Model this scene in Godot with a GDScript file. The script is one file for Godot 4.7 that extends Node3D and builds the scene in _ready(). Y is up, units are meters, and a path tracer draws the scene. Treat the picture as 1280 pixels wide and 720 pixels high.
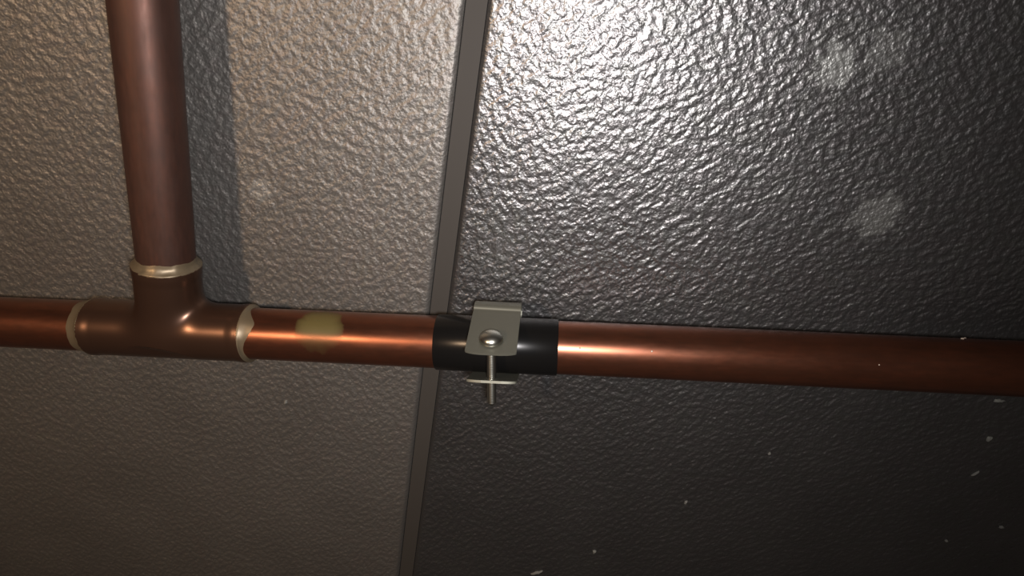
extends Node3D
# A run of soldered copper pipe with a tee, held by a metal clamp in front of a
# wall of dark, pebble-embossed panels.  The photograph gave the directions of
# the wall, the pipes and the lens; all is laid out in metres on the wall
# (x along the wall, y up, z out of the wall).

const F := 740.0                       # focal length in pixels of a 1280 x 720 frame
const PIPE_R := 0.011
const STAND := 0.022                   # pipe axis to panel face

var ex: Vector3                        # wall axes written in camera axes (x right, y down, z ahead)
var ey: Vector3
var ez: Vector3
var eye: Vector3                       # the camera in the world
var run_dir: Vector3                   # along the horizontal pipe
var run_at: Vector3                    # the middle of the tee
var stem_dir: Vector3                  # up the vertical pipe
var taken := {}
var M := {}

# ------------------------------------------------------------------ layout

func ray(px: float, py: float) -> Vector3:
	return Vector3((px - 640.0) / F, (py - 360.0) / F, 1.0)

func to_world(c: Vector3) -> Vector3:
	return Vector3(ex.dot(c), ey.dot(c), ez.dot(c)) + eye

func seen_at(px: float, py: float, depth: float) -> Vector3:
	return to_world(ray(px, py) * depth)

func on_wall(px: float, py: float, z := 0.0) -> Vector3:
	var d := to_world(ray(px, py)) - eye
	return eye + d * ((z - eye.z) / d.z)

func lay_out() -> void:
	var down := Vector3(375.0 - 640.0, 1790.0 - 360.0, F).normalized()
	var along := Vector3(1.0, 0.0398, -0.0654).normalized()
	ez = down.cross(along).normalized()
	if ez.z > 0.0:
		ez = -ez
	ey = -down
	ex = ey.cross(ez)
	eye = Vector3.ZERO
	var mid := ray(216.0, 412.0) * 0.2555
	var clamp_mid := ray(613.0, 430.0) * 0.2445
	eye = Vector3(-ex.dot(clamp_mid), 1.5 - ey.dot(clamp_mid), STAND - ez.dot(mid))
	run_dir = (to_world(along) - eye).normalized()
	run_at = to_world(mid)
	stem_dir = (seen_at(178.6, 0.0, 0.2005) - run_at).normalized()

# ------------------------------------------------------------------ names and tags

func numbered(called: String) -> String:
	var n: int = taken.get(called, 0)
	taken[called] = n + 1
	return called if n == 0 else "%s_%03d" % [called, n]

func thing(called: String, label: String, category: String, where: Transform3D, group := "") -> Node3D:
	var o := Node3D.new()
	o.name = numbered(called)
	add_child(o)
	o.transform = where
	o.set_meta("label", label)
	o.set_meta("category", category)
	if group != "":
		o.set_meta("group", group)
	return o

func part(called: String, mesh: Mesh, material: Material, parent: Node) -> MeshInstance3D:
	var o := MeshInstance3D.new()
	o.name = called
	o.mesh = mesh
	o.material_override = material
	parent.add_child(o, true)
	return o

# ------------------------------------------------------------------ shapes

func begin() -> SurfaceTool:
	var st := SurfaceTool.new()
	st.begin(Mesh.PRIMITIVE_TRIANGLES)
	return st

func tri(st: SurfaceTool, a: Vector3, b: Vector3, c: Vector3, out: Vector3) -> void:
	if (b - a).cross(c - a).dot(out) > 0.0:
		st.add_vertex(a); st.add_vertex(c); st.add_vertex(b)
	else:
		st.add_vertex(a); st.add_vertex(b); st.add_vertex(c)

func quad(st: SurfaceTool, a: Vector3, b: Vector3, c: Vector3, d: Vector3, out: Vector3) -> void:
	tri(st, a, b, c, out)
	tri(st, a, c, d, out)

func done(st: SurfaceTool) -> ArrayMesh:
	st.generate_normals()
	return st.commit()

func axes_for(dir: Vector3) -> Basis:      # y along dir
	var y := dir.normalized()
	var x := y.cross(Vector3(0, 0, 1))
	if x.length() < 0.1:
		x = Vector3(1, 0, 0)
	x = x.normalized()
	return Basis(x, y, x.cross(y))

# profile: (radius, distance along the axis), walked so that the outside lies to its left-hand
# ripple: amount by which radius and place wander round the axis
func lathe(profile: Array, origin: Vector3, dir: Vector3, segs := 48, ripple := 0.0, seed_ := 1, reach = null, from := 0.0) -> ArrayMesh:
	var b := axes_for(dir)
	var st := begin()
	var nz := FastNoiseLite.new()
	nz.seed = seed_
	nz.frequency = 0.55
	var rings: Array = []
	var k := 0
	for p in profile:
		var ring := PackedVector3Array()
		var fade := sin(PI * float(k) / maxf(1.0, profile.size() - 1)) if ripple > 0.0 else 0.0
		for i in segs + 1:
			var t := TAU * float(i % segs) / segs
			var wob := nz.get_noise_3d(cos(t) * 2.4, sin(t) * 2.4, k * 0.35) * ripple
			var r: float = p.x + wob * fade * 0.35
			var y: float = p.y + nz.get_noise_3d(cos(t) * 1.9 + 9.0, sin(t) * 1.9, 3.0) * ripple * (1.0 if k < profile.size() / 2 else 0.25)
			if reach != null:
				y = from + (y - from) * reach.call(t)
			ring.append(origin + b * Vector3(cos(t) * r, y, sin(t) * r))
		rings.append(ring)
		k += 1
	var group := 0
	for j in profile.size() - 1:
		var d0: Vector2 = profile[j + 1] - profile[j]
		if d0.length() < 1e-7:
			continue
		if j > 0:
			var dp: Vector2 = profile[j] - profile[j - 1]
			if absf(dp.angle_to(d0)) > 0.7:
				group += 1
		st.set_smooth_group(group)
		for i in segs:
			var t := TAU * (i + 0.5) / segs
			var out := b * Vector3(cos(t) * d0.y, -d0.x, sin(t) * d0.y)
			var v0 := float(profile[j].y)
			var v1 := float(profile[j + 1].y)
			var q := [rings[j][i], rings[j][i + 1], rings[j + 1][i + 1], rings[j + 1][i]]
			var uv := [Vector2(float(i) / segs, v0 * 8.0), Vector2(float(i + 1) / segs, v0 * 8.0), Vector2(float(i + 1) / segs, v1 * 8.0), Vector2(float(i) / segs, v1 * 8.0)]
			for order in [[0, 1, 2], [0, 2, 3]]:
				var a: Vector3 = q[order[0]]
				var flip: bool = ((q[order[1]] - a).cross(q[order[2]] - a)).dot(out) > 0.0
				for m in ([order[0], order[2], order[1]] if flip else order):
					st.set_uv(uv[m])
					st.add_vertex(q[m])
	return done(st)

# a sheet bent along a line of (z, y) points, extruded along x; rounded corners
func bent_sheet(points: Array, wide: float, thick: float) -> ArrayMesh:
	var st := begin()
	var n := points.size()
	var left: Array = []
	var right: Array = []
	for i in n:
		var d: Vector2 = (points[mini(i + 1, n - 1)] - points[maxi(i - 1, 0)]).normalized()
		var s := Vector2(-d.y, d.x) * thick * 0.5
		left.append(points[i] + s)
		right.append(points[i] - s)
	var h := wide * 0.5
	for i in n - 1:
		# the free ends of the sheet are rounded off a little
		var h0 := h * end_width(minf(points[i].distance_to(points[0]), points[i].distance_to(points[n - 1])))
		var h1 := h * end_width(minf(points[i + 1].distance_to(points[0]), points[i + 1].distance_to(points[n - 1])))
		var d: Vector2 = (points[i + 1] - points[i]).normalized()
		var out := Vector3(0, d.x, -d.y)
		var P := func(p: Vector2, x: float) -> Vector3: return Vector3(x, p.y, p.x)
		st.set_smooth_group(0)
		quad(st, P.call(left[i], -h0), P.call(left[i], h0), P.call(left[i + 1], h1), P.call(left[i + 1], -h1), out)
		st.set_smooth_group(1)
		quad(st, P.call(right[i], -h0), P.call(right[i], h0), P.call(right[i + 1], h1), P.call(right[i + 1], -h1), -out)
		st.set_smooth_group(2)
		quad(st, P.call(left[i], h0), P.call(right[i], h0), P.call(right[i + 1], h1), P.call(left[i + 1], h1), Vector3(1, 0, 0))
		quad(st, P.call(left[i], -h0), P.call(right[i], -h0), P.call(right[i + 1], -h1), P.call(left[i + 1], -h1), Vector3(-1, 0, 0))
	for e in [0, n - 1]:
		var d: Vector2 = points[e] - points[1 if e == 0 else n - 2]
		st.set_smooth_group(3 + e)
		quad(st, Vector3(-h * 0.4, left[e].y, left[e].x), Vector3(h * 0.4, left[e].y, left[e].x), Vector3(h * 0.4, right[e].y, right[e].x), Vector3(-h * 0.4, right[e].y, right[e].x), Vector3(0, d.y, d.x))
	return done(st)

func end_width(d: float) -> float:           # the ears end in a shallow bow with rounded corners
	return 1.0 if d > 0.0011 else lerpf(0.4, 1.0, sqrt(d / 0.0011))

func slab(x0: float, x1: float, y0: float, y1: float, z0: float, z1: float) -> ArrayMesh:
	var st := begin()
	st.set_smooth_group(-1)
	var v := func(x: int, y: int, z: int) -> Vector3: return Vector3([x0, x1][x], [y0, y1][y], [z0, z1][z])
	for s in 2:
		var g := 2.0 * s - 1.0
		quad(st, v.call(s, 0, 0), v.call(s, 1, 0), v.call(s, 1, 1), v.call(s, 0, 1), Vector3(g, 0, 0))
		quad(st, v.call(0, s, 0), v.call(1, s, 0), v.call(1, s, 1), v.call(0, s, 1), Vector3(0, g, 0))
		quad(st, v.call(0, 0, s), v.call(1, 0, s), v.call(1, 1, s), v.call(0, 1, s), Vector3(0, 0, g))
	return done(st)

# ------------------------------------------------------------------ surface nets

func soft_min(a: float, b: float, k: float) -> float:
	var h := maxf(k - absf(a - b), 0.0) / k
	return minf(a, b) - h * h * h * k / 6.0

func nets(lo: Vector3, hi: Vector3, cell: float, field: Callable) -> ArrayMesh:
	var n := Vector3i(((hi - lo) / cell).ceil()) + Vector3i.ONE
	var f := PackedFloat32Array()
	f.resize(n.x * n.y * n.z)
	var at := 0
	for k in n.z:
		for j in n.y:
			for i in n.x:
				f[at] = field.call(lo + Vector3(i, j, k) * cell)
				at += 1
	var sx := 1
	var sy := n.x
	var sz := n.x * n.y
	var index := PackedInt32Array()
	index.resize(f.size())
	index.fill(-1)
	var verts := PackedVector3Array()
	var normals := PackedVector3Array()
	var corner := [0, sx, sy, sx + sy, sz, sx + sz, sy + sz, sx + sy + sz]
	var edges := [[0, 1], [2, 3], [4, 5], [6, 7], [0, 2], [1, 3], [4, 6], [5, 7], [0, 4], [1, 5], [2, 6], [3, 7]]
	for k in n.z - 1:
		for j in n.y - 1:
			for i in n.x - 1:
				var o := i + j * sy + k * sz
				var inside := 0
				for q in 8:
					if f[o + corner[q]] < 0.0:
						inside += 1
				if inside == 0 or inside == 8:
					continue
				var sum := Vector3.ZERO
				var cnt := 0
				for e in edges:
					var a: float = f[o + corner[e[0]]]
					var b: float = f[o + corner[e[1]]]
					if (a < 0.0) != (b < 0.0):
						var t := a / (a - b)
						var pa := Vector3(e[0] & 1, (e[0] >> 1) & 1, e[0] >> 2)
						var pb := Vector3(e[1] & 1, (e[1] >> 1) & 1, e[1] >> 2)
						sum += pa.lerp(pb, t)
						cnt += 1
				var p := lo + (Vector3(i, j, k) + sum / cnt) * cell
				index[o] = verts.size()
				verts.append(p)
				var w := cell * 0.6
				normals.append(Vector3(field.call(p + Vector3(w, 0, 0)) - field.call(p - Vector3(w, 0, 0)), field.call(p + Vector3(0, w, 0)) - field.call(p - Vector3(0, w, 0)), field.call(p + Vector3(0, 0, w)) - field.call(p - Vector3(0, 0, w))).normalized())
	var tris := PackedInt32Array()
	for k in range(1, n.z - 1):
		for j in range(1, n.y - 1):
			for i in range(1, n.x - 1):
				var o := i + j * sy + k * sz
				for ax in 3:
					var s: int = [sx, sy, sz][ax]
					if (f[o] < 0.0) == (f[o + s] < 0.0):
						continue
					var u: int = [sy, sz, sx][ax]
					var v: int = [sz, sx, sy][ax]
					var q := [index[o], index[o - u], index[o - u - v], index[o - v]]
					if q.min() < 0:
						continue
					if f[o] < 0.0:
						tris.append_array([q[0], q[2], q[1], q[0], q[3], q[2]])
					else:
						tris.append_array([q[0], q[1], q[2], q[0], q[2], q[3]])
	var arr := []
	arr.resize(Mesh.ARRAY_MAX)
	arr[Mesh.ARRAY_VERTEX] = verts
	arr[Mesh.ARRAY_NORMAL] = normals
	arr[Mesh.ARRAY_INDEX] = tris
	var mesh := ArrayMesh.new()
	mesh.add_surface_from_arrays(Mesh.PRIMITIVE_TRIANGLES, arr)
	return mesh

# ------------------------------------------------------------------ materials

func picture(w: int, h: int, pixel: Callable) -> ImageTexture:
	var img := Image.create(w, h, false, Image.FORMAT_RGB8)
	for y in h:
		for x in w:
			img.set_pixel(x, y, pixel.call(x, y))
	return ImageTexture.create_from_image(img)

func noise(seed_: int, freq: float, octaves := 3) -> FastNoiseLite:
	var z := FastNoiseLite.new()
	z.seed = seed_
	z.noise_type = FastNoiseLite.TYPE_SIMPLEX_SMOOTH
	z.frequency = freq
	z.fractal_type = FastNoiseLite.FRACTAL_FBM if octaves > 1 else FastNoiseLite.FRACTAL_NONE
	z.fractal_octaves = octaves
	return z

func plain(c: Color, rough: float, metal: float) -> StandardMaterial3D:
	var m := StandardMaterial3D.new()
	m.albedo_color = c
	m.roughness = rough
	m.metallic = metal
	return m

func make_materials() -> void:
	# copper, dulled in patches and drawn lengthwise; the pattern closes round the pipe
	var big := noise(11, 0.9, 3)
	var fine := noise(12, 3.0, 3)
	var around := func(z: FastNoiseLite, x: int, y: int, w: float, h: float, k: float) -> float:
		var t := TAU * x / w
		var s := TAU * y / h
		return z.get_noise_3d(cos(t) * k, sin(t) * k, cos(s) * 1.3) + z.get_noise_3d(cos(t) * k + 7.0, sin(t) * k, sin(s) * 1.3)
	var copper := plain(Color(0.95, 0.93, 0.92), 1.0, 0.88)
	copper.albedo_texture = picture(192, 192, func(x: int, y: int) -> Color:
		var a: float = clampf(0.5 + 0.55 * around.call(big, x, y, 192.0, 192.0, 1.1), 0.0, 1.0)
		var b: float = clampf(0.5 + 0.5 * around.call(fine, x, y, 192.0, 192.0, 1.6), 0.0, 1.0)
		return Color(0.53, 0.325, 0.24).lerp(Color(0.455, 0.29, 0.22), a).lerp(Color(0.39, 0.275, 0.22), b * 0.45))
	copper.roughness_texture = picture(192, 192, func(x: int, y: int) -> Color:
		var a: float = clampf(0.5 + 0.5 * around.call(big, x, y, 192.0, 192.0, 1.4), 0.0, 1.0)
		var b: float = clampf(0.5 + 0.5 * around.call(fine, x, y, 192.0, 192.0, 2.2), 0.0, 1.0)
		var r := 0.25 + 0.08 * a + 0.04 * b
		return Color(r, r, r))
	copper.roughness_texture_channel = BaseMaterial3D.TEXTURE_CHANNEL_GRAYSCALE
	M.copper = copper
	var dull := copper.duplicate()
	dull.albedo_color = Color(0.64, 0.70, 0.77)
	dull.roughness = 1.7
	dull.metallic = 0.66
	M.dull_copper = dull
	M.tee = plain(Color(0.33, 0.24, 0.19), 0.30, 0.78)
	M.solder = plain(Color(0.42, 0.37, 0.29), 0.42, 0.5)
	var flux := plain(Color(1, 1, 1, 1), 0.5, 0.0)
	flux.vertex_color_use_as_albedo = true
	flux.transparency = BaseMaterial3D.TRANSPARENCY_ALPHA
	M.flux = flux
	M.rubber = plain(Color(0.06, 0.058, 0.056), 0.25, 0.0)
	M.rubber.metallic_specular = 0.32
	M.zinc = plain(Color(0.40, 0.40, 0.36), 0.5, 0.6)
	M.bolt = plain(Color(0.72, 0.72, 0.68), 0.28, 1.0)
	M.strip = plain(Color(0.178, 0.166, 0.15), 0.75, 0.0)
	M.slab = plain(Color(0.2, 0.19, 0.18), 0.9, 0.0)
	M.speck = plain(Color(0.72, 0.66, 0.60), 0.4, 0.3)
	M.fleck = plain(Color(0.38, 0.38, 0.36), 0.8, 0.0)
	var panel := plain(Color(1, 1, 1), 0.42, 0.93)
	panel.vertex_color_use_as_albedo = true
	var grain := noise(51, 0.075, 2).get_seamless_image(512, 512)
	grain.bump_map_to_normal_map(4.0)
	panel.normal_enabled = true
	panel.normal_texture = ImageTexture.create_from_image(grain)
	panel.normal_scale = 0.36
	panel.uv1_triplanar = true
	panel.uv1_scale = Vector3(15, 15, 15)
	M.panel = panel
	var worn := panel.duplicate()          # the left panel is duller
	worn.roughness = 0.54
	worn.metallic = 0.8
	M.worn_panel = worn

# ------------------------------------------------------------------ the wall

var relief: FastNoiseLite
var relief_b: FastNoiseLite
var wander: FastNoiseLite
var smudges: Array = []               # (x, y, radius, strength)

func relief_height(x: float, y: float) -> float:
	# short, winding raised pebbles as pressed into embossed sheet
	var wx := x + wander.get_noise_2d(x, y) * 0.0011
	var wy := y + wander.get_noise_2d(x + 3.0, y - 5.0) * 0.0011
	var a := relief.get_noise_2d(wx, wy)
	var b := relief_b.get_noise_2d(wx, wy)
	return smoothstep(-0.35, 0.45, a + 0.35 * b) * 0.00028 + b * 0.00007

func spaced(from: float, to: float, core0: float, core1: float, fine: float, coarse: float) -> PackedFloat32Array:
	var out := PackedFloat32Array()
	var p := from
	while p < to - fine * 0.5:
		out.append(p)
		p += fine if p > core0 and p < core1 else coarse
	out.append(to)
	return out

func embossed_panel(x0: float, x1: float, y0: float, y1: float, thick: float, tone: Color) -> ArrayMesh:
	var xs := spaced(x0, x1, -0.345, 0.345, 0.0008, 0.0022)
	var ys := spaced(y0, y1, 1.20, 1.69, 0.0008, 0.0022)
	var nx := xs.size()
	var ny := ys.size()
	var hs := PackedFloat32Array()
	hs.resize(nx * ny)
	var verts := PackedVector3Array()
	var normals := PackedVector3Array()
	var colors := PackedColorArray()
	var blot := noise(31, 14.0, 3)
	var spot := noise(32, 160.0, 3)
	verts.resize(nx * ny)
	normals.resize(nx * ny)
	colors.resize(nx * ny)
	for j in ny:
		for i in nx:
			var x := xs[i]
			var y := ys[j]
			var h := relief_height(x, y)
			# the pressed pattern dies out at the long edges, which roll over a little
			var e := minf(x - x0, x1 - x)
			h *= smoothstep(0.0005, 0.004, e)
			h -= 0.0012 * pow(1.0 - smoothstep(0.0, 0.0016, e), 2.0)
			var c := tone * (1.0 + 0.10 * blot.get_noise_2d(x, y))
			for s in smudges:
				var d: float = Vector2(x - s[0], y - s[1]).length() / s[2] + 0.55 * spot.get_noise_2d(x, y)
				var w: float = s[3] * (1.0 - smoothstep(0.55, 1.05, d))
				if w > 0.0:
					c = c.lerp(Color(0.46, 0.47, 0.45), w * 0.75)
					h *= 1.0 - 0.55 * w
			var at := i + j * nx
			hs[at] = h
			verts[at] = Vector3(x, y, h)
			colors[at] = c
	for j in ny:
		for i in nx:
			var i0 := maxi(i - 1, 0)
			var i1 := mini(i + 1, nx - 1)
			var j0 := maxi(j - 1, 0)
			var j1 := mini(j + 1, ny - 1)
			var gx := (hs[i1 + j * nx] - hs[i0 + j * nx]) / (xs[i1] - xs[i0])
			var gy := (hs[i + j1 * nx] - hs[i + j0 * nx]) / (ys[j1] - ys[j0])
			normals[i + j * nx] = Vector3(-gx, -gy, 1.0).normalized()
	var tris := PackedInt32Array()
	tris.resize((nx - 1) * (ny - 1) * 6)
	var t := 0
	for j in ny - 1:
		for i in nx - 1:
			var a := i + j * nx
			tris[t] = a; tris[t + 1] = a + nx; tris[t + 2] = a + nx + 1
			tris[t + 3] = a; tris[t + 4] = a + nx + 1; tris[t + 5] = a + 1
			t += 6
	# the two long edges go back to the slab
	for i in [0, nx - 1]:
		var side := Vector3(-1 if i == 0 else 1, 0, 0)
		for j in ny - 1:
			var p: Vector3 = verts[i + j * nx]
			var q: Vector3 = verts[i + (j + 1) * nx]
			var base := verts.size()
			for v in [p, q, Vector3(q.x, q.y, -thick), Vector3(p.x, p.y, -thick)]:
				verts.append(v)
				normals.append(side)
				colors.append(tone)
			if i == 0:
				tris.append_array([base, base + 2, base + 1, base, base + 3, base + 2])
			else:
				tris.append_array([base, base + 1, base + 2, base, base + 2, base + 3])
	var arr := []
	arr.resize(Mesh.ARRAY_MAX)
	arr[Mesh.ARRAY_VERTEX] = verts
	arr[Mesh.ARRAY_NORMAL] = normals
	arr[Mesh.ARRAY_COLOR] = colors
	arr[Mesh.ARRAY_INDEX] = tris
	var mesh := ArrayMesh.new()
	mesh.add_surface_from_arrays(Mesh.PRIMITIVE_TRIANGLES, arr)
	return mesh

func build_wall() -> void:
	relief = noise(5, 295.0, 1)
	relief_b = noise(6, 620.0, 2)
	wander = noise(7, 170.0, 1)
	var s1 := on_wall(1043, 84)
	var s2 := on_wall(1096, 270)
	var s3 := on_wall(1110, 62)
	var s4 := on_wall(326, 236)
	smudges = [[s1.x, s1.y, 0.0085, 1.0], [s2.x, s2.y, 0.0105, 0.9], [s3.x, s3.y, 0.0085, 0.5], [s4.x, s4.y, 0.006, 0.35]]
	var wall := part("wall_back", slab(-0.62, 0.62, 0.95, 1.95, -0.05, -0.0036), M.slab, self)
	wall.name = "wall_back"
	wall.set_meta("kind", "structure")
	wall.set_meta("label", "wall of dark grey pebble embossed panels behind the copper pipes")
	wall.set_meta("category", "wall")
	var seam := -0.0261
	var half := 0.0042
	part("panel", embossed_panel(-0.62, seam - half, 0.95, 1.95, 0.0036, Color(0.172, 0.163, 0.151)), M.worn_panel, wall)
	part("panel", embossed_panel(seam + half, 0.62, 0.95, 1.95, 0.0036, Color(0.162, 0.160, 0.159)), M.panel, wall)
	part("joint_strip", slab(seam - half + 0.0004, seam + half - 0.0004, 0.95, 1.95, -0.0036, -0.0016), M.strip, wall)

# ------------------------------------------------------------------ the pipes

func build_pipes() -> void:
	var normal := Vector3(0, 0, 1)
	var frame := Basis(run_dir, normal.cross(run_dir), normal)
	var o := thing("copper_pipework", "copper water pipe run with a soldered tee and a rising branch", "pipe", Transform3D(frame, run_at))
	var X := Vector3(1, 0, 0)
	var up: Vector3 = frame.inverse() * stem_dir
	var at := func(px: float) -> float:            # place along the run seen at column px
		var d := to_world(ray(px, 402.0 + 0.0459 * px)) - eye
		return _near(run_at, run_dir, eye, d)
	var left: float = at.call(121.0)
	var right: float = at.call(315.0)
	var rt := PIPE_R * 1.115
	var rb := PIPE_R * 1.15
	var rise := _near(run_at, stem_dir, eye, to_world(ray(217.0, 329.0)) - eye)
	var rp := PIPE_R * 0.985
	part("pipe", lathe([Vector2(PIPE_R, left + 0.006), Vector2(PIPE_R, -0.42)], Vector3.ZERO, X, 64), M.copper, o)
	part("pipe", lathe([Vector2(PIPE_R, right - 0.006), Vector2(PIPE_R, 0.66)], Vector3.ZERO, X, 64), M.copper, o)
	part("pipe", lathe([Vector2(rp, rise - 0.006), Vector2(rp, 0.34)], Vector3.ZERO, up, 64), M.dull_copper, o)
	# the tee: run and branch melt into each other; each socket ends in a small lip
	var field := func(p: Vector3) -> float:
		var run := maxf(Vector2(p.y, p.z).length() - rt - 0.0003 * (smoothstep(0.006, 0.002, minf(p.x - left, right - p.x))), maxf(left - p.x, p.x - right))
		var s := p.dot(up)
		var branch := maxf((p - up * s).length() - rb - 0.0003 * smoothstep(0.006, 0.002, rise - s), maxf(-s, s - rise))
		return soft_min(run, branch, 0.009)
	part("tee_fitting", nets(Vector3(left - 0.002, -0.016, -0.016), Vector3(right + 0.002, rise + 0.004, 0.017), 0.0006, field), M.tee, o)
	# solder runs out of each socket
	var fillet := func(r: float, socket: float, edge: float, sign_: float, reach: float) -> Array:
		return [Vector2(r + 0.00002, edge + sign_ * reach), Vector2(r + 0.00022, edge + sign_ * reach * 0.72), Vector2(r + 0.0005, edge + sign_ * reach * 0.36), Vector2(socket - 0.0001, edge + sign_ * 0.0003), Vector2(socket + 0.00022, edge - sign_ * 0.0001), Vector2(socket + 0.00022, edge - sign_ * 0.0004), Vector2(socket - 0.0003, edge - sign_ * 0.0008)]
	part("solder_joint", lathe(fillet.call(PIPE_R, rt, left, -1.0, 0.0048), Vector3.ZERO, X, 72, 0.0011, 3), M.solder, o)
	part("solder_joint", lathe(fillet.call(PIPE_R, rt, right, 1.0, 0.0034), Vector3.ZERO, X, 72, 0.0012, 8, func(t: float) -> float: return 0.32 + 1.25 * exp(-pow((t - deg_to_rad(137.0)) / deg_to_rad(30.0), 2.0)), right), M.solder, o)
	part("solder_joint", lathe(fillet.call(rp, rb, rise, 1.0, 0.0038), Vector3.ZERO, up, 72, 0.0016, 5), M.solder, o)
	# dried flux on the pipe right of the tee: a thin film with a ragged outline
	var st := begin()
	st.set_smooth_group(0)
	var mid: float = at.call(409.0)
	var nz := noise(41, 1.0, 3)
	var N := 40
	var P := func(i: int, k: int) -> Vector3:
		var t := TAU * i / N
		var rad := (float(k) / 6.0) * (1.0 + 0.22 * nz.get_noise_2d(cos(t) * 1.3, sin(t) * 1.3))
		var ang := deg_to_rad(50.0) + sin(t) * rad * deg_to_rad(62.0)      # from the front up and over
		var lift := 0.00012 if k < 6 else -0.00005
		return Vector3(mid + cos(t) * rad * 0.0108, sin(ang) * (PIPE_R + lift), cos(ang) * (PIPE_R + lift))
	for i in N:
		for k in 6:
			var q := [P.call(i, k), P.call(i + 1, k), P.call(i + 1, k + 1), P.call(i, k + 1)]
			var out: Vector3 = q[0] + q[2]
			out.x = 0.0
			# thickest towards the top, thinning to nothing at its rim
			var kk := [k, k, k + 1, k + 1]
			for order in [[0, 2, 3], [0, 1, 2]]:
				if k == 0 and order[1] == 1:
					continue
				var a: Vector3 = q[order[0]]
				var flip: bool = (q[order[1]] - a).cross(q[order[2]] - a).dot(out) > 0.0
				for m in ([order[0], order[2], order[1]] if flip else order):
					var v: Vector3 = q[m]
					var thick: float = (1.0 - pow(kk[m] / 6.0, 5.0)) * lerpf(0.12, 0.62, smoothstep(0.002, 0.0085, v.y))
					st.set_color(Color(0.125, 0.10, 0.035, thick))
					st.add_vertex(v)
	for d in [[723.0, 33.0, 0.0004], [809.0, 33.0, 0.00045], [1080.0, 27.0, 0.0003], [1198.0, 108.0, 0.0007], [1207.0, 122.0, 0.0006]]:
		speck(d[0], d[1], d[2], o)
	var film := part("flux_residue", done(st), M.flux, o)
	film.set_meta("label", "yellow green dried flux stain on the copper")

# a pinch of dust or solder on the pipe, seen at a pixel
func speck(px: float, ang: float, size: float, parent: Node3D) -> void:
	var along := _near(run_at, run_dir, eye, to_world(ray(px, 402.0 + 0.0459 * px)) - eye)
	var a := deg_to_rad(ang)
	var out := Vector3(0, sin(a), cos(a))
	part("speck", lathe([Vector2(size, -size * 0.2), Vector2(size * 0.75, size * 0.35), Vector2(size * 0.4, size * 0.55), Vector2(0.00001, size * 0.6)], out * PIPE_R + Vector3(along, 0, 0), out, 10), M.speck, parent)

func _near(p: Vector3, d: Vector3, q: Vector3, e: Vector3) -> float:
	# distance along the line p + t d of the point nearest to the line q + s e
	var r := p - q
	var a := d.dot(d)
	var b := d.dot(e)
	var c := e.dot(e)
	return (b * e.dot(r) - c * d.dot(r)) / (a * c - b * b)

# ------------------------------------------------------------------ sleeve and clamp

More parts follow.
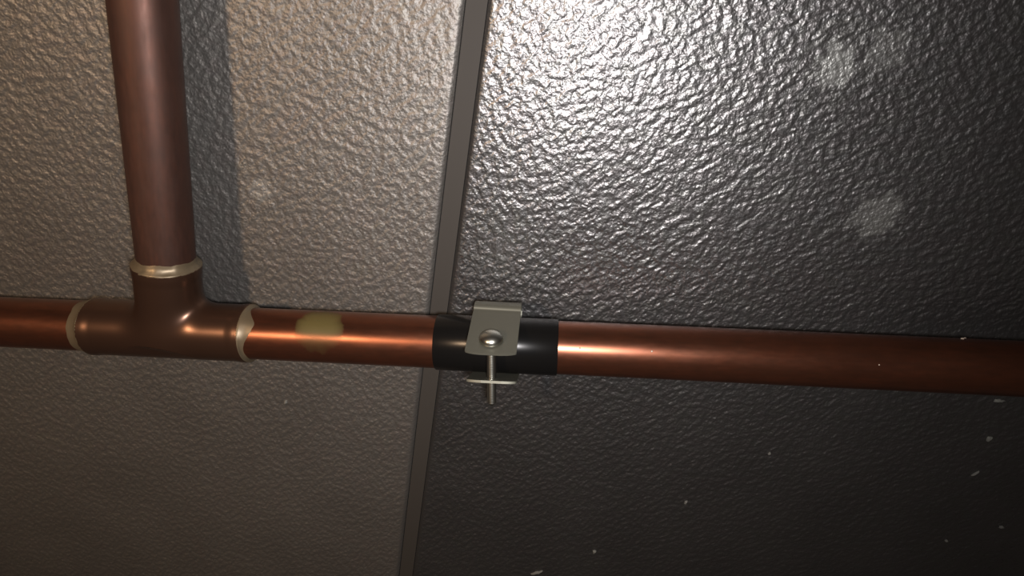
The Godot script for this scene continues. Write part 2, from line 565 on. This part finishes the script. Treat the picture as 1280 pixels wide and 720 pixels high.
func build_clamp() -> void:
	var normal := Vector3(0, 0, 1)
	var frame := Basis(run_dir, normal.cross(run_dir), normal)
	var place := func(px: float) -> float: return _near(run_at, run_dir, eye, to_world(ray(px, 402.0 + 0.0459 * px)) - eye)
	var a: float = place.call(547.0)
	var b: float = place.call(697.0)
	var m: float = place.call(621.0)
	var r := PIPE_R + 0.00065
	var sleeve := thing("rubber_sleeve", "black rubber sleeve wrapped round the copper pipe under the clamp", "sleeve", Transform3D(frame, run_at + run_dir * a))
	part("sleeve_wrap", lathe([Vector2(PIPE_R, 0.0), Vector2(r - 0.0002, 0.0), Vector2(r, 0.0003), Vector2(r, b - a - 0.0003), Vector2(r - 0.0002, b - a), Vector2(PIPE_R, b - a)], Vector3.ZERO, Vector3(1, 0, 0), 64), M.rubber, sleeve)

	var o := thing("pipe_clamp", "zinc plated pipe clamp with two ears and a dome headed bolt", "clamp", Transform3D(frame, run_at + run_dir * m))
	# the strap, from the lower ear under and behind the pipe and over its top to the upper ear: (z, y)
	var R := r + 0.0008
	var line: Array = [Vector2(0.0233, -0.0023), Vector2(0.02312, -0.00239), Vector2(0.02288, -0.00251), Vector2(0.0225, -0.0027), Vector2(0.0222, -0.00285), Vector2(0.0187, -0.0046), Vector2(0.0140, -0.0070), Vector2(0.0095, -0.0092), Vector2(0.0078, -0.0100)]
	for k in range(0, 21):
		var t := deg_to_rad(-60.0 - k * 8.0)
		line.append(Vector2(cos(t), sin(t)) * R)
	line.append_array([Vector2(-0.0117, 0.0092), Vector2(-0.0109, 0.0122), Vector2(-0.0098, 0.0140), Vector2(-0.0084, 0.0152), Vector2(-0.0050, 0.0156), Vector2(-0.0040, 0.0155), Vector2(-0.0033, 0.0150), Vector2(-0.0030, 0.0145), Vector2(-0.0022, 0.0142), Vector2(0.0, 0.0141)])
	line.append_array([Vector2(0.006, 0.0133), Vector2(0.012, 0.0125), Vector2(0.018, 0.0117), Vector2(0.0231, 0.01105), Vector2(0.0234, 0.01101), Vector2(0.0238, 0.01096), Vector2(0.0241, 0.01092), Vector2(0.0243, 0.0109)])
	part("strap", bent_sheet(line, 0.0194, 0.00095), M.zinc, o)
	# bolt through both ears
	var bz := 0.0168
	var bx := -0.0004
	var top := 0.0125
	var dome: Array = []
	for k in 9:
		var t := deg_to_rad(90.0 - k * 11.25)
		dome.append(Vector2(maxf(cos(t) * 0.0047, 0.00001), top + 0.0004 + sin(t) * 0.0033))
	dome.append(Vector2(0.0047, top - 0.0002))
	dome.append(Vector2(0.0014, top - 0.0002))
	part("bolt_head", lathe(dome, Vector3(bx, 0, bz), Vector3(0, 1, 0), 40), M.bolt, o)
	var shank: Array = []
	var y := top
	while y > -0.0165:
		shank.append(Vector2(0.00185, y))
		shank.append(Vector2(0.00185, y - 0.0002))
		shank.append(Vector2(0.0016, y - 0.00045))
		shank.append(Vector2(0.0016, y - 0.0005))
		y -= 0.0008
	shank.append_array([Vector2(0.0014, y), Vector2(0.0010, y - 0.0008), Vector2(0.00001, y - 0.001)])
	part("bolt_shank", lathe(shank, Vector3(bx, 0, bz), Vector3(0, 1, 0), 24), M.bolt, o)
	# stud from the back of the strap into the wall
	part("wall_stud", lathe([Vector2(0.0035, -0.0118), Vector2(0.0035, -STAND - 0.002)], Vector3(0, -0.004, 0), Vector3(0, 0, 1), 24), M.zinc, o)

# ------------------------------------------------------------------ flecks stuck to the panels

func build_flecks() -> void:
	# column, row, length and width in mm, turn, label
	var list := [
		[743, 690, 2.2, 1.7, 80, "pale fleck on the dark panel at the lower edge, below the clamp's right"],
		[857, 628, 2.6, 1.3, 80, "pale upright fleck alone on the dark panel below the middle of the right pipe"],
		[1236, 549, 3.4, 1.8, 75, "bluish pale hooked fleck, second below the pipe's right end"],
		[1219, 592, 3.9, 0.8, 65, "thin slanting pale sliver on the dark panel at lower right"],
		[1249, 501, 4.2, 1.7, 8, "wide pale fleck directly under the pipe's right end"],
		[1252, 659, 2.2, 1.4, 10, "small pale fleck near the lower right corner of the panel"],
		[672, 716, 6.5, 1.6, 35, "long pale smear at the bottom edge right of the panel joint"],
		[357, 503, 2.6, 1.7, 70, "pale fleck on the left panel below the flux stained pipe"],
		[962, 567, 1.7, 0.9, 60, "tiny faint fleck between the upright fleck and the pipe"],
		[1183, 676, 1.6, 1.0, 40, "tiny faint fleck left of the lower right corner fleck"],
	]
	var rng := RandomNumberGenerator.new()
	rng.seed = 77
	for d in list:
		var p := on_wall(d[0], d[1], 0.0005)
		var st := begin()
		st.set_smooth_group(0)
		var nz := noise(rng.randi() % 1000, 0.8, 2)
		var N := 18
		var ln: float = d[2] * 0.0005
		var wd: float = d[3] * 0.0005
		var P := func(i: int, k: int) -> Vector3:
			var t := TAU * (i % N) / N
			var q: float = [0.0, 0.5, 0.85, 1.0][k]
			var w: float = 1.0 + 0.7 * nz.get_noise_2d(cos(t) * 1.5, sin(t) * 1.5)
			return Vector3(cos(t) * ln * q * w, sin(t) * wd * q * w, [0.0007, 0.0006, 0.0003, -0.0004][k] + 0.0002 * nz.get_noise_2d(cos(t) * 3.0 * q, sin(t) * 3.0 * q))
		for i in N:
			for k in 3:
				tri(st, P.call(i, k), P.call(i + 1, k + 1), P.call(i, k + 1), Vector3(0, 0, 1))
				if k > 0:
					tri(st, P.call(i, k), P.call(i + 1, k), P.call(i + 1, k + 1), Vector3(0, 0, 1))
		var o := MeshInstance3D.new()
		o.name = numbered("plaster_fleck")
		o.mesh = done(st)
		o.material_override = M.fleck
		add_child(o)
		o.transform = Transform3D(Basis(Vector3(0, 0, 1), deg_to_rad(d[4])), p)
		o.set_meta("label", d[5])
		o.set_meta("category", "fleck")
		o.set_meta("group", "pale flecks stuck to the panels")

# ------------------------------------------------------------------ all of it

func lamp(called: String, at: Vector3, aim: Vector3, half_angle: float, color: Color, energy: float, size: float) -> void:
	var l := SpotLight3D.new()
	l.name = called
	l.light_color = color
	l.light_energy = energy
	l.light_size = size
	l.spot_range = 6.0
	l.spot_attenuation = 2.0
	l.spot_angle = half_angle
	l.spot_angle_attenuation = 1.0
	l.shadow_enabled = true
	add_child(l)
	l.look_at_from_position(at, aim, Vector3.UP)

func _ready() -> void:
	lay_out()
	# camera
	var cam := Camera3D.new()
	cam.name = "camera"
	cam.fov = rad_to_deg(2.0 * atan(360.0 / F))
	cam.near = 0.01
	cam.far = 50.0
	add_child(cam)
	cam.transform = Transform3D(Basis(Vector3(ex.x, ey.x, ez.x), -Vector3(ex.y, ey.y, ez.y), -Vector3(ex.z, ey.z, ez.z)), eye)
	cam.current = true
	# the dim room around
	var env := Environment.new()
	env.background_mode = Environment.BG_COLOR
	env.background_color = Color(0.30, 0.27, 0.25)
	env.background_energy_multiplier = 0.42
	env.tonemap_mode = Environment.TONE_MAPPER_LINEAR
	env.tonemap_exposure = 1.0
	env.sdfgi_enabled = true
	env.ssao_enabled = true
	env.ssil_enabled = true
	var we := WorldEnvironment.new()
	we.name = "environment"
	we.environment = env
	add_child(we)
	# the small white lamp beside the lens, and the warm lamp to the left
	lamp("white_lamp", to_world(Vector3(0.010, 0.012, -0.01)), on_wall(560.0, 250.0), 68.0, Color(1.0, 0.98, 0.98), 0.10, 0.006)
	lamp("warm_lamp", on_wall(250.0, 380.0) + Vector3(-0.36, 0.40, 0.83).normalized() * 0.9, on_wall(80.0, 300.0), 25.0, Color(1.0, 0.84, 0.68), 0.47, 0.035)

	make_materials()
	build_wall()
	build_pipes()
	build_clamp()
	build_flecks()
